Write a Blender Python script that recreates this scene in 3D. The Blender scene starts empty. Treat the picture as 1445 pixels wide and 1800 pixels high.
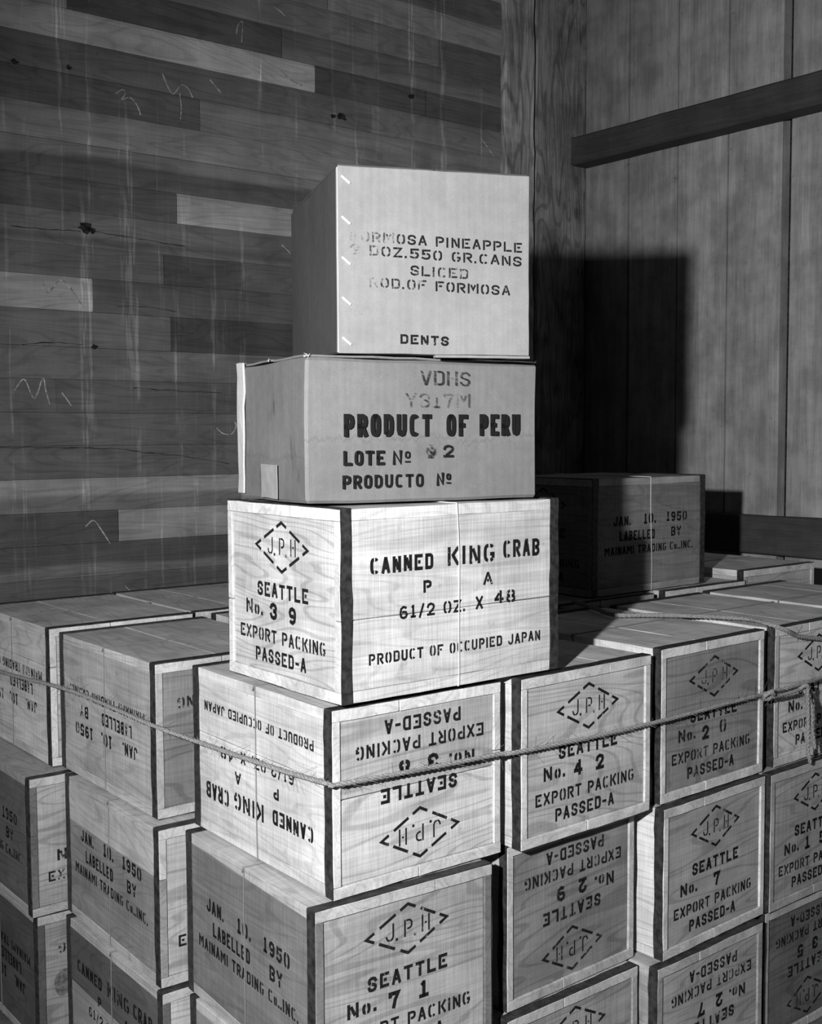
import bpy, bmesh, math, random
from mathutils import Vector, Matrix, noise

S = bpy.context.scene
COL = S.collection
CZ = 1.109                    # eye height above the floor
YAW = math.radians(38.5)      # the pile and the walls share this heading

# ------------------------------------------------------------------ camera
cam = bpy.data.cameras.new('camera')
cam.sensor_fit = 'HORIZONTAL'; cam.sensor_width = 36.0
cam.lens = 36.0 * 2067.57 / 1445.0
cam.clip_start = 0.05; cam.clip_end = 50
camo = bpy.data.objects.new('camera', cam); COL.objects.link(camo)
R_ = Vector((0.99999, -0.000296, -0.004456)); U_ = Vector((0.004466, 0.066305, 0.997789)); F_ = Vector((0, 0.997799, -0.066306))
camo.matrix_world = Matrix(((R_.x, U_.x, -F_.x, 0), (R_.y, U_.y, -F_.y, 0), (R_.z, U_.z, -F_.z, CZ), (0, 0, 0, 1)))
S.camera = camo

# ------------------------------------------------------------------ light
w = bpy.data.worlds.new('warehouse_gloom'); S.world = w; w.use_nodes = True
w.node_tree.nodes['Background'].inputs[0].default_value = (1, 1, 1, 1)
w.node_tree.nodes['Background'].inputs[1].default_value = 0.008
fl = bpy.data.lights.new('flash_gun', 'SPOT')
fl.energy = 252; fl.shadow_soft_size = 0.024; fl.spot_size = math.radians(104); fl.spot_blend = 0.85
flo = bpy.data.objects.new('flash_gun', fl); COL.objects.link(flo)
flo.location = (-0.40, -0.02, CZ + 0.175)
flo.rotation_euler = (Vector((0.30, 1.6, CZ - 0.31)) - flo.location).to_track_quat('-Z', 'Y').to_euler()
vs = S.view_settings
vs.view_transform = 'Standard'; vs.look = 'None'; vs.exposure = 0.0; vs.gamma = 1.0; vs.use_curve_mapping = False

# ------------------------------------------------------------------ node helpers
def material(name):
    m = bpy.data.materials.new(name); m.use_nodes = True
    nt = m.node_tree; nt.nodes.clear()
    out = nt.nodes.new('ShaderNodeOutputMaterial')
    b = nt.nodes.new('ShaderNodeBsdfPrincipled')
    nt.links.new(b.outputs[0], out.inputs[0])
    b.inputs['Roughness'].default_value = 0.8
    b.inputs['Specular IOR Level'].default_value = 0.2
    return m, nt, b

class NG:
    """tiny wrapper for building node graphs"""
    def __init__(s, nt): s.nt = nt
    def link(s, a, b): s.nt.links.new(a, b)
    def _in(s, sock, val):
        if hasattr(val, 'is_output'): s.link(val, sock)
        else: sock.default_value = val
    def math(s, op, a, b=0.0, c=None, clamp=False):
        n = s.nt.nodes.new('ShaderNodeMath'); n.operation = op; n.use_clamp = clamp
        s._in(n.inputs[0], a); s._in(n.inputs[1], b)
        if c is not None: s._in(n.inputs[2], c)
        return n.outputs[0]
    def obj(s): return s.nt.nodes.new('ShaderNodeTexCoord').outputs['Object']
    def info(s, k): return s.nt.nodes.new('ShaderNodeObjectInfo').outputs[k]
    def vmul(s, v, sc):
        n = s.nt.nodes.new('ShaderNodeVectorMath'); n.operation = 'MULTIPLY'
        s.link(v, n.inputs[0]); n.inputs[1].default_value = sc; return n.outputs[0]
    def vadd(s, v, x):
        n = s.nt.nodes.new('ShaderNodeVectorMath'); n.operation = 'ADD'
        s.link(v, n.inputs[0]); s._in(n.inputs[1], x); return n.outputs[0]
    def noise(s, v, scale, detail=2.0, rough=0.55, dist=0.0):
        n = s.nt.nodes.new('ShaderNodeTexNoise'); s.link(v, n.inputs['Vector'])
        n.inputs['Scale'].default_value = scale; n.inputs['Detail'].default_value = detail
        n.inputs['Roughness'].default_value = rough; n.inputs['Distortion'].default_value = dist
        return n.outputs['Fac']
    def smooth(s, v, a, b, lo=0.0, hi=1.0):
        n = s.nt.nodes.new('ShaderNodeMapRange'); n.interpolation_type = 'SMOOTHSTEP'
        s._in(n.inputs[0], v); n.inputs[1].default_value = a; n.inputs[2].default_value = b
        n.inputs[3].default_value = lo; n.inputs[4].default_value = hi; return n.outputs[0]
    def sep(s, v):
        n = s.nt.nodes.new('ShaderNodeSeparateXYZ'); s.link(v, n.inputs[0]); return n.outputs
    def comb(s, x, y, z):
        n = s.nt.nodes.new('ShaderNodeCombineXYZ')
        for i, q in enumerate((x, y, z)): s._in(n.inputs[i], q)
        return n.outputs[0]
    def grey(s, v): return s.comb(v, v, v)
    def bump(s, h, strength, dist):
        n = s.nt.nodes.new('ShaderNodeBump'); s.link(h, n.inputs['Height'])
        n.inputs['Strength'].default_value = strength; n.inputs['Distance'].default_value = dist
        return n.outputs[0]

def wood(name, axis, ring=1.0, saw=1.0, fibre=1.0, dirt=1.0, vertex_tone=False, streak=0.0, rfreq=140.0):
    """sawn wood: growth rings and fibres along one axis, cross saw marks, grime; tone comes from the object's own colour"""
    m, nt, b = material(name); g = NG(nt)
    P = g.obj(); rnd = g.info('Random')
    off = g.comb(g.math('MULTIPLY', rnd, 13.0), g.math('MULTIPLY', rnd, 29.0), g.math('MULTIPLY', rnd, 7.0))
    Q = g.vadd(P, off)
    k = 'xyz'.index(axis)
    sc = [9.0, 9.0, 9.0]; sc[k] = 1.3
    n1 = g.noise(g.vmul(Q, sc), 1.0, 2.0, 0.5, 0.3)
    rings = g.math('SINE', g.math('MULTIPLY', n1, rfreq))
    rings = g.smooth(rings, 0.45, 1.0)
    sf = [260.0, 260.0, 260.0]; sf[k] = 7.0
    fib = g.noise(g.vmul(Q, sf), 1.0, 3.0, 0.6)
    ss = [14.0, 14.0, 14.0]; ss[k] = 420.0
    cut = g.noise(g.vmul(Q, ss), 1.0, 2.0, 0.5)
    big = g.noise(Q, 9.0, 4.0, 0.6)
    grime = g.noise(Q, 38.0, 5.0, 0.7)
    sp = [40.0, 40.0, 40.0]; sp[k] = 3.0
    band = g.noise(g.vmul(Q, sp), 1.0, 3.0, 0.6)
    f = g.smooth(rings, 0.0, 1.0, 1.0, 1.0 - 0.15 * ring)
    f = g.math('MULTIPLY', f, g.smooth(fib, 0.28, 0.72, 1 - 0.15 * fibre, 1 + 0.10 * fibre))
    f = g.math('MULTIPLY', f, g.smooth(cut, 0.3, 0.7, 1 - 0.07 * saw, 1 + 0.06 * saw))
    f = g.math('MULTIPLY', f, g.smooth(big, 0.32, 0.68, 1 - 0.18 * dirt, 1 + 0.10 * dirt))
    f = g.math('MULTIPLY', f, g.smooth(band, 0.3, 0.7, 1 - 0.10 * dirt, 1 + 0.08 * dirt))
    f = g.math('MULTIPLY', f, g.smooth(grime, 0.60, 0.78, 1.0, 1 - 0.35 * dirt))
    if streak:   # pale drips running down the boards
        x, y, z = g.sep(P)
        st = g.noise(g.comb(g.math('MULTIPLY', x, 26.0), g.math('MULTIPLY', y, 26.0), g.math('MULTIPLY', z, 0.7)), 1.0, 2.0, 0.6)
        st2 = g.noise(g.comb(g.math('MULTIPLY', x, 130.0), y, g.math('MULTIPLY', z, 9.0)), 1.0, 2.0, 0.6)
        drip = g.math('MULTIPLY', g.smooth(st, 0.48, 0.66), g.smooth(st2, 0.42, 0.62))
        f = g.math('MULTIPLY', f, g.smooth(drip, 0.0, 1.0, 1.0, 1.0 + streak))
    if vertex_tone:
        a = nt.nodes.new('ShaderNodeAttribute'); a.attribute_name = 'tone'
        tone = g.sep(a.outputs['Vector'])[0]
    else:
        tone = g.sep(g.info('Color'))[0]
    g.link(g.grey(g.math('MULTIPLY', f, tone, clamp=True)), b.inputs['Base Color'])
    h = g.math('ADD', g.math('MULTIPLY', fib, 0.6), g.math('MULTIPLY', cut, 0.5 * saw))
    g.link(g.bump(h, 0.28, 0.0012), b.inputs['Normal'])
    return m

M = {}
M['wood_x'] = wood('crate_board_grain_across', 'x', ring=1.7, saw=1.5, fibre=.7, dirt=1.0)
M['wood_y'] = wood('crate_board_grain_along', 'y', ring=1.0, saw=1.4, fibre=.8, dirt=1.0)
M['wall_wood'] = wood('stained_wall_plank', 'x', ring=1.0, fibre=0.7, saw=0.4, dirt=0.9, rfreq=110.0, vertex_tone=True, streak=.8)
M['post_wood'] = wood('rough_post_timber', 'z', ring=2.4, fibre=2.2, saw=0.5, dirt=2.0, rfreq=90.0)
M['board_wood'] = wood('grey_wall_board', 'z', ring=0.3, fibre=0.9, saw=0.3, dirt=1.4, vertex_tone=True)
M['beam_wood'] = wood('dark_beam_timber', 'y', ring=0.5, fibre=1.0, saw=0.6, dirt=1.0)

def plain(name, v, rough=0.7, metal=0.0, nz=0.0, scale=60.0, bump=0.0):
    m, nt, b = material(name); g = NG(nt)
    b.inputs['Roughness'].default_value = rough; b.inputs['Metallic'].default_value = metal
    n = g.noise(g.obj(), scale, 4.0, 0.6)
    g.link(g.grey(g.smooth(n, 0.3, 0.7, v * (1 - nz), v * (1 + nz))), b.inputs['Base Color'])
    if bump: g.link(g.bump(n, bump, 0.001), b.inputs['Normal'])
    return m
M['strap'] = plain('blackened_steel_band', 0.030, 0.55, 0.0, 0.5, 90)
M['nail'] = plain('bright_nail_head', 0.42, 0.45, 0.0, 0.4, 300)
m_, nt_, b_ = material('bright_tie_wire'); g_ = NG(nt_)
g_.link(g_.info('Color'), b_.inputs['Base Color']); b_.inputs['Roughness'].default_value = .45
M['wire'] = m_
M['staple'] = plain('flat_steel_staple', 0.85, 0.35, 0.0, 0.05, 200)
M['rope'] = plain('sisal_rope_fibre', 0.24, 0.9, 0.0, 0.35, 400, 0.6)
M['chalk'] = plain('chalk_stroke', 0.36, 1.0, 0.0, 0.5, 120)
M['knot'] = plain('dark_knot', 0.025, 0.9, 0.0, 0.6, 90)
M['floor'] = plain('worn_floor_planks', 0.12, 0.9, 0.0, 0.4, 12)
M['tape'] = plain('gummed_paper_tape', 0.30, 0.6, 0.0, 0.10, 60)
M['edge'] = plain('raw_cardboard_edge', 0.50, 0.9, 0.0, 0.06, 200)

def cardboard(name, v, stains=0.0, tide=None):
    m, nt, b = material(name); g = NG(nt)
    P = g.obj(); x, y, z = g.sep(P)
    fine = g.noise(P, 900.0, 2.0, 0.6); mid = g.noise(P, 55.0, 4.0, 0.6); big = g.noise(P, 8.0, 3.0, 0.5)
    flute = g.noise(g.comb(g.math('MULTIPLY', x, 170.0), g.math('MULTIPLY', y, 170.0), g.math('MULTIPLY', z, 5.0)), 1.0, 1.0, 0.4)
    f = g.smooth(fine, 0.3, 0.7, 0.90, 1.08)
    f = g.math('MULTIPLY', f, g.smooth(mid, 0.3, 0.7, 0.94, 1.05))
    f = g.math('MULTIPLY', f, g.smooth(big, 0.3, 0.7, 0.92, 1.06))
    f = g.math('MULTIPLY', f, g.smooth(flute, 0.3, 0.7, 0.96, 1.03))
    if stains:
        s1 = g.noise(g.comb(g.math('MULTIPLY', x, 30.0), g.math('MULTIPLY', y, 30.0), g.math('MULTIPLY', z, 11.0)), 1.0, 4.0, 0.65)
        f = g.math('MULTIPLY', f, g.smooth(s1, 0.60, 0.78, 1.0, 1 - stains))
    if tide:     # the comb-edged mark that damp left part way up
        a = g.noise(g.comb(g.math('MULTIPLY', x, 120.0), g.math('MULTIPLY', y, 120.0), 0.0), 1.0, 2.0, 0.7)
        c = g.noise(g.comb(g.math('MULTIPLY', x, 7.0), g.math('MULTIPLY', y, 7.0), 3.0), 1.0, 1.0, 0.5)
        lvl = g.math('ADD', g.math('MULTIPLY_ADD', a, 0.030, tide - 0.015), g.math('MULTIPLY_ADD', c, 0.05, -0.025))
        d = g.math('SUBTRACT', z, lvl)
        f = g.math('MULTIPLY', f, g.smooth(d, -0.012, 0.0, 0.90, 1.0))
        line = g.math('SUBTRACT', 1.0, g.smooth(g.math('ABSOLUTE', d), 0.0, 0.004))
        f = g.math('MULTIPLY', f, g.math('MULTIPLY_ADD', line, -0.16, 1.0))
    g.link(g.grey(g.math('MULTIPLY', f, v, clamp=True)), b.inputs['Base Color'])
    g.link(g.bump(mid, 0.15, 0.001), b.inputs['Normal'])
    return m
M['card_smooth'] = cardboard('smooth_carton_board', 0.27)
M['card_shaded'] = cardboard('shaded_carton_board', 0.078)  # pineapple carton's body: side-face shade put into the board colour
M['card_damp'] = cardboard('damp_stained_carton_board', 0.215, 0.10, 0.085)
M['card_end'] = cardboard('shaded_scuffed_carton_board', 0.165, 0.55, 0.06)  # Peru carton's left face: stains, on a base darkened to stand for shade

def ink(name, hole, amount, v=0.016):
    m = bpy.data.materials.new(name); m.use_nodes = True
    nt = m.node_tree; nt.nodes.clear(); g = NG(nt)
    out = nt.nodes.new('ShaderNodeOutputMaterial'); mix = nt.nodes.new('ShaderNodeMixShader')
    tr = nt.nodes.new('ShaderNodeBsdfTransparent'); d = nt.nodes.new('ShaderNodeBsdfDiffuse')
    d.inputs[0].default_value = (v, v, v, 1)
    P = g.obj(); n = g.noise(P, 260.0, 4.0, 0.7); n2 = g.noise(P, 60.0, 2.0, 0.5)
    s = g.math('ADD', g.math('MULTIPLY', n, 0.6), g.math('MULTIPLY', n2, 0.4))
    f = g.smooth(s, hole - 0.07, hole + 0.05, 0.0, amount)
    g.link(f, mix.inputs[0]); g.link(tr.outputs[0], mix.inputs[1]); g.link(d.outputs[0], mix.inputs[2]); g.link(mix.outputs[0], out.inputs[0])
    return m
INK = [ink('stencil_ink_solid', 0.22, 0.985), ink('stencil_ink_good', 0.40, 0.92), ink('stencil_ink_worn', 0.46, 0.82), ink('stencil_ink_thin', 0.50, 0.62), ink('stencil_ink_ghost', 0.53, 0.36)]

# ------------------------------------------------------------------ object helpers
def link(name, me, mats, parent=None, tone=None):
    o = bpy.data.objects.new(name, me); COL.objects.link(o)
    if mats is not None:
        me.materials.clear()
        for m in (mats if isinstance(mats, (list, tuple)) else [mats]): me.materials.append(m)
    if parent is not None: o.parent = parent
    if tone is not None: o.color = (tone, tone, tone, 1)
    return o
def thing(name, label, cat, loc, rz, group=None):
    o = bpy.data.objects.new(name, None); COL.objects.link(o)
    o.empty_display_size = 0.05
    o.location = loc; o.rotation_euler = (0, 0, rz)
    o['label'] = label; o['category'] = cat
    if group: o['group'] = group
    return o
def mesh_of(bm, name, smooth=False):
    me = bpy.data.meshes.new(name); bm.normal_update(); bm.to_mesh(me); bm.free()
    if smooth:
        for p in me.polygons: p.use_smooth = True
    return me
def add_box(bm, x0, x1, y0, y1, z0, z1, cuts=(0, 0, 0), amp=0.0, seed=0, bevel=0.0, freq=30.0, mat=0):
    t = bmesh.new(); bmesh.ops.create_cube(t, size=1.0)
    for v in t.verts: v.co = Vector((x0 + (v.co.x + .5) * (x1 - x0), y0 + (v.co.y + .5) * (y1 - y0), z0 + (v.co.z + .5) * (z1 - z0)))
    if bevel: bmesh.ops.bevel(t, geom=t.edges[:], offset=bevel, segments=1, affect='EDGES')
    for ax, (a, b_, n) in enumerate(((x0, x1, cuts[0]), (y0, y1, cuts[1]), (z0, z1, cuts[2]))):
        for i in range(1, n + 1):
            co = Vector((0, 0, 0)); co[ax] = a + (b_ - a) * i / (n + 1)
            no = Vector((0, 0, 0)); no[ax] = 1
            bmesh.ops.bisect_plane(t, geom=t.verts[:] + t.edges[:] + t.faces[:], plane_co=co, plane_no=no)
    if amp:
        for v in t.verts: v.co += noise.noise_vector(v.co * freq + Vector((seed * 3.7, seed * 1.3, seed * 5.1))) * amp
    vm = {v: bm.verts.new(v.co) for v in t.verts}
    for f in t.faces:
        try: nf = bm.faces.new([vm[v] for v in f.verts]); nf.material_index = mat
        except ValueError: pass
    t.free()
def add_tube(bm, pts, r, n=6, cap=True, mat=0):
    rings = []; up = None
    for i, p in enumerate(pts):
        d = (pts[min(i + 1, len(pts) - 1)] - pts[max(i - 1, 0)])
        d = d.normalized() if d.length > 1e-9 else Vector((0, 0, 1))
        if up is None: up = Vector((0, 0, 1)) if abs(d.z) < .9 else Vector((1, 0, 0))
        a = up - d * up.dot(d)
        a = a.normalized() if a.length > 1e-6 else d.orthogonal().normalized()
        up = a; b_ = d.cross(a)
        rr = r[i] if isinstance(r, (list, tuple)) else r
        rings.append([bm.verts.new(p + (a * math.cos(2 * math.pi * k / n) + b_ * math.sin(2 * math.pi * k / n)) * rr) for k in range(n)])
    for r0, r1 in zip(rings, rings[1:]):
        for k in range(n):
            f = bm.faces.new((r0[k], r0[(k + 1) % n], r1[(k + 1) % n], r1[k])); f.material_index = mat
    if cap and n > 2:
        bm.faces.new(rings[0][::-1]).material_index = mat; bm.faces.new(rings[-1]).material_index = mat
def spline(pts, step):
    pts = [Vector(p) for p in pts]; out = []
    ext = [2 * pts[0] - pts[1]] + pts + [2 * pts[-1] - pts[-2]]
    for i in range(len(pts) - 1):
        p0, p1, p2, p3 = ext[i:i + 4]; n = max(1, int((p2 - p1).length / step))
        for j in range(n):
            t = j / n
            out.append(0.5 * ((2 * p1) + (p2 - p0) * t + (2 * p0 - 5 * p1 + 4 * p2 - p3) * t * t + (3 * p1 - p0 - 3 * p2 + p3) * t ** 3))
    out.append(pts[-1]); return out

# ------------------------------------------------------------------ stencil letters, drawn as strokes
def loop(x0, x1, y0, y1, rx, ry, a0=90, a1=450, n=28):
    """rounded outline walked anticlockwise from a0 to a1 degrees"""
    out = []
    for i in range(n + 1):
        a = math.radians(a0 + (a1 - a0) * i / n); c, s = math.cos(a), math.sin(a)
        out.append(((x0 + x1) / 2 + math.copysign(abs(c) ** 0.62, c) * (x1 - x0) / 2, (y0 + y1) / 2 + math.copysign(abs(s) ** 0.62, s) * (y1 - y0) / 2))
    return out
VM = [(.40, .60, -1, 2)]                                  # a bridge up the middle
def bowl(y0, y1): return [(.34, y1), (.62, y1), (.88, y1 - .06), (1, y1 - .16), (1, y0 + .16), (.88, y0 + .06), (.62, y0), (.34, y0)]
GL = {
 'A': ([[(0, 0), (.44, 1)], [(.56, 1), (1, 0)], [(.36, .3), (.64, .3)]], []),
 'B': ([[(0, 0), (0, 1)], bowl(.53, 1), bowl(0, .47)], []),
 'C': ([loop(0, 1, 0, 1, 0, 0, 40, 320)], VM),
 'D': ([[(0, 0), (0, 1)], [(.40, 1), (.72, 1), (.94, .92), (1, .80), (1, .20), (.94, .08), (.72, 0), (.40, 0)]], []),
 'E': ([[(0, 0), (0, 1)], [(.38, 1), (1, 1)], [(.38, .52), (.85, .52)], [(.38, 0), (1, 0)]], []),
 'F': ([[(0, 0), (0, 1)], [(.38, 1), (1, 1)], [(.38, .52), (.85, .52)]], []),
 'G': ([loop(0, 1, 0, 1, 0, 0, 40, 318), [(.62, .42), (1, .42), (1, .12)]], VM),
 'H': ([[(0, 0), (0, 1)], [(1, 0), (1, 1)], [(.36, .52), (.64, .52)]], []),
 'I': ([[(.5, 0), (.5, 1)]], []),
 'J': ([[(1, 1), (1, .22), (.86, .05), (.66, 0)], [(.34, 0), (.14, .06), (0, .24)]], []),
 'K': ([[(0, 0), (0, 1)], [(.36, .5), (1, 1)], [(.45, .55), (1, 0)]], []),
 'L': ([[(0, 0), (0, 1)], [(.38, 0), (1, 0)]], []),
 'M': ([[(0, 0), (0, 1)], [(.26, .95), (.5, .35), (.74, .95)], [(1, 0), (1, 1)]], []),
 'N': ([[(0, 0), (0, 1)], [(.26, .92), (.74, .08)], [(1, 0), (1, 1)]], []),
 'O': ([loop(0, 1, 0, 1, 0, 0)], VM),
 'P': ([[(0, 0), (0, 1)], bowl(.45, 1)], []),
 'R': ([[(0, 0), (0, 1)], bowl(.48, 1), [(.56, .40), (1, 0)]], []),
 'S': ([[(1, .80), (.88, .94), (.62, 1), (.36, 1), (.1, .92), (0, .76), (.06, .62), (.28, .54)], [(.40, .51), (.74, .45), (.94, .37), (1, .22), (.88, .06), (.62, 0), (.34, 0), (.1, .06), (0, .2)]], []),
 'T': ([[(.5, 0), (.5, 1)], [(0, 1), (.24, 1)], [(.76, 1), (1, 1)]], []),
 'U': ([[(0, 1), (0, .22), (.14, .05), (.36, 0)], [(.64, 0), (.86, .05), (1, .22), (1, 1)]], []),
 'V': ([[(0, 1), (.44, 0)], [(.56, 0), (1, 1)]], []),
 'X': ([[(0, 0), (.42, .44)], [(.58, .56), (1, 1)], [(0, 1), (1, 0)]], []),
 'Y': ([[(0, 1), (.42, .55)], [(1, 1), (.58, .55)], [(.5, .42), (.5, 0)]], []),
 'Z': ([[(0, 1), (.34, 1)], [(.66, 1), (1, 1), (0, 0), (.34, 0)], [(.66, 0), (1, 0)]], []),
 '0': ([loop(0, 1, 0, 1, 0, 0)], VM),
 '1': ([[(.5, 0), (.5, 1)], [(.18, .84), (.42, .98)], [(.1, 0), (.36, 0)], [(.64, 0), (.9, 0)]], []),
 '2': ([[(0, .74), (.08, .92), (.36, 1)], [(.60, 1), (.9, .92), (1, .74), (.9, .55), (.62, .36), (.2, .1)], [(.0, 0), (1, 0)]], []),
 '3': ([[(0, .80), (.12, .94), (.40, 1)], [(.60, 1), (.88, .94), (1, .78), (.9, .58), (.62, .52), (.42, .52)], [(.62, .5), (.92, .42), (1, .24), (.88, .06), (.6, 0)], [(.40, 0), (.12, .06), (0, .22)]], []),
 '4': ([[(.74, 0), (.74, 1)], [(.52, .86), (.04, .32)], [(0, .26), (.52, .26)], [(.92, .26), (1, .26)]], []),
 '5': ([[(1, 1), (.06, 1), (.06, .56), (.38, .60)], [(.60, .60), (.90, .52), (1, .32), (.88, .07), (.60, 0)], [(.34, 0), (.0, .10)]], []),
 '6': ([[(.95, .86), (.8, .97), (.58, 1)], [(.40, 1), (.1, .86), (0, .5), (0, .26), (.14, .06), (.40, 0)], [(.60, 0), (.86, .06), (1, .28), (.88, .50), (.58, .56), (.24, .50)]], []),
 '7': ([[(0, .84), (0, 1), (.34, 1)], [(.56, 1), (1, 1), (.62, .5), (.44, 0)]], []),
 '8': ([loop(.06, .94, .54, 1, 0, 0), loop(0, 1, 0, .48, 0, 0)], VM),
 '9': ([[(.05, .14), (.2, .03), (.42, 0)], [(.60, 0), (.9, .14), (1, .5), (1, .74), (.86, .94), (.60, 1)], [(.40, 1), (.14, .94), (0, .72), (.12, .50), (.42, .44), (.76, .50)]], []),
 '-': ([[(0, .48), (1, .48)]], []),
 '/': ([[(.05, -.1), (.95, 1.05)]], []),
 '#': ([[(.25, 0), (.4, 1)], [(.65, 0), (.8, 1)], [(0, .33), (1, .33)], [(0, .68), (1, .68)]], []),
}
SOLID = {  # unbroken letters of the printed carton
 'P': [[(0, 0), (0, 1), (.62, 1), (.9, .93), (1, .78), (1, .64), (.9, .49), (.62, .42), (0, .42)]],
 'R': [[(0, 0), (0, 1), (.62, 1), (.9, .93), (1, .78), (1, .66), (.9, .52), (.62, .45), (0, .45)], [(.5, .45), (1, 0)]],
 'O': [loop(0, 1, 0, 1, 0, 0)], 'D': [[(0, 0), (0, 1), (.55, 1), (.88, .9), (1, .7), (1, .3), (.88, .1), (.55, 0), (0, 0)]],
 'U': [[(0, 1), (0, .25), (.16, .05), (.5, 0), (.84, .05), (1, .25), (1, 1)]], 'C': [loop(0, 1, 0, 1, 0, 0, 45, 315)],
 'T': [[(.5, 0), (.5, 1)], [(0, 1), (1, 1)]], 'F': [[(0, 0), (0, 1), (1, 1)], [(0, .5), (.85, .5)]], 'E': [[(1, 0), (0, 0), (0, 1), (1, 1)], [(0, .5), (.88, .5)]],
 'L': [[(0, 1), (0, 0), (1, 0)]], 'N': [[(0, 0), (0, 1), (1, 0), (1, 1)]],
}
def stroke(verts, faces, mats, pts, wd, mi, frame):
    """a flat ribbon of width wd along pts, corners mitred"""
    n = len(pts); L, Rr = [], []
    for i in range(n):
        d0 = (pts[i][0] - pts[i - 1][0], pts[i][1] - pts[i - 1][1]) if i else None
        d1 = (pts[i + 1][0] - pts[i][0], pts[i + 1][1] - pts[i][1]) if i < n - 1 else None
        def nrm(d):
            l = math.hypot(*d) or 1e-9; return (-d[1] / l, d[0] / l)
        if d0 is None: nx, ny = nrm(d1)
        elif d1 is None: nx, ny = nrm(d0)
        else:
            a, b_ = nrm(d0), nrm(d1); nx, ny = a[0] + b_[0], a[1] + b_[1]
            l2 = nx * nx + ny * ny
            k = min(2.0 / max(l2, 1e-6), 2.2) if l2 > 1e-6 else 0
            nx *= k; ny *= k
        L.append((pts[i][0] + nx * wd / 2, pts[i][1] + ny * wd / 2)); Rr.append((pts[i][0] - nx * wd / 2, pts[i][1] - ny * wd / 2))
    b0 = len(verts)
    for a, b_ in zip(L, Rr): verts.append(frame(*a)); verts.append(frame(*b_))
    for i in range(n - 1):
        faces.append((b0 + 2 * i, b0 + 2 * i + 1, b0 + 2 * i + 3, b0 + 2 * i + 2)); mats.append(mi)
def capped(norm, pts, wd):
    pts = list(pts)
    for e, nx in ((0, 1), (-1, -2)):
        q = norm[e]
        if min(q[0], q[1], 1 - q[0], 1 - q[1]) < .03 and norm[0] != norm[-1]:
            dx, dy = pts[e][0] - pts[nx][0], pts[e][1] - pts[nx][1]; l = math.hypot(dx, dy) or 1
            k = wd / 2
            pts[e] = (pts[e][0] + dx / l * k, pts[e][1] + dy / l * k)
    return pts
def glyph(ch, x, y, gw, h, wd, mi, acc, frame, solid=False):
    if ch in '.,':
        stroke(*acc, [(x + gw * .3, y), (x + gw * .3, y + wd * 1.15)], wd * 1.1, mi, frame); return
    if ch == 'o': glyph('O', x, y, gw, h * .72, wd, mi, acc, frame, solid); return
    if ch == 'º':
        glyph('O', x, y + h * .42, gw * .8, h * .5, wd * .6, mi, acc, frame, True)
        stroke(*acc, [(x, y + h * .2), (x + gw * .8, y + h * .2)], wd * .55, mi, frame); return
    paths, gaps = (SOLID[ch], []) if solid and ch in SOLID else GL[ch]
    mx = lambda p: (x + wd / 2 + p[0] * max(gw - wd, 0), y + wd / 2 + p[1] * (h - wd))
    for path in paths:
        if gaps and not solid:
            fine = []
            for a, b_ in zip(path, path[1:]):
                fine += [(a[0] + (b_[0] - a[0]) * t / 3, a[1] + (b_[1] - a[1]) * t / 3) for t in range(3)]
            fine.append(path[-1]); run = []
            for p in fine + [None]:
                cut = p is None or any(g_[0] < p[0] < g_[1] and g_[2] < p[1] < g_[3] for g_ in gaps)
                if cut:
                    if len(run) > 1: stroke(*acc, [mx(q) for q in run], wd, mi, frame)
                    run = []
                else: run.append(p)
        else: stroke(*acc, capped(path, [mx(q) for q in path], wd), wd, mi, frame)
WIDE = {' ': .62, '.': .42, ',': .40, 'I': .48, '1': .8, '/': .8, 'M': 1.25, 'o': .8, 'º': .8, '-': .75}
def text(s, s0, s1, t, h, acc, frame, rng, weight=.19, fade=0, solid=False, slope=0.0, fades=None, jit=.02):
    unit = (s1 - s0) / (sum(WIDE.get(c, 1.0) for c in s) - .24)
    x = s0
    for i, ch in enumerate(s):
        a = WIDE.get(ch, 1.0) * unit
        if ch != ' ':
            f = (fades[i] if fades else fade)
            if f >= 0:
                lv = max(0, min(4, f + (rng.choice((0, 0, 0, 1)) if not solid else 0)))
                gw = a - .24 * unit; wd = h * weight
                if ch == 'I': gw = wd
                glyph(ch, x, t + slope * (x - s0) + rng.uniform(-jit, jit) * h, max(gw, wd), h, wd, lv, acc, frame, solid)
        x += a
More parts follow.
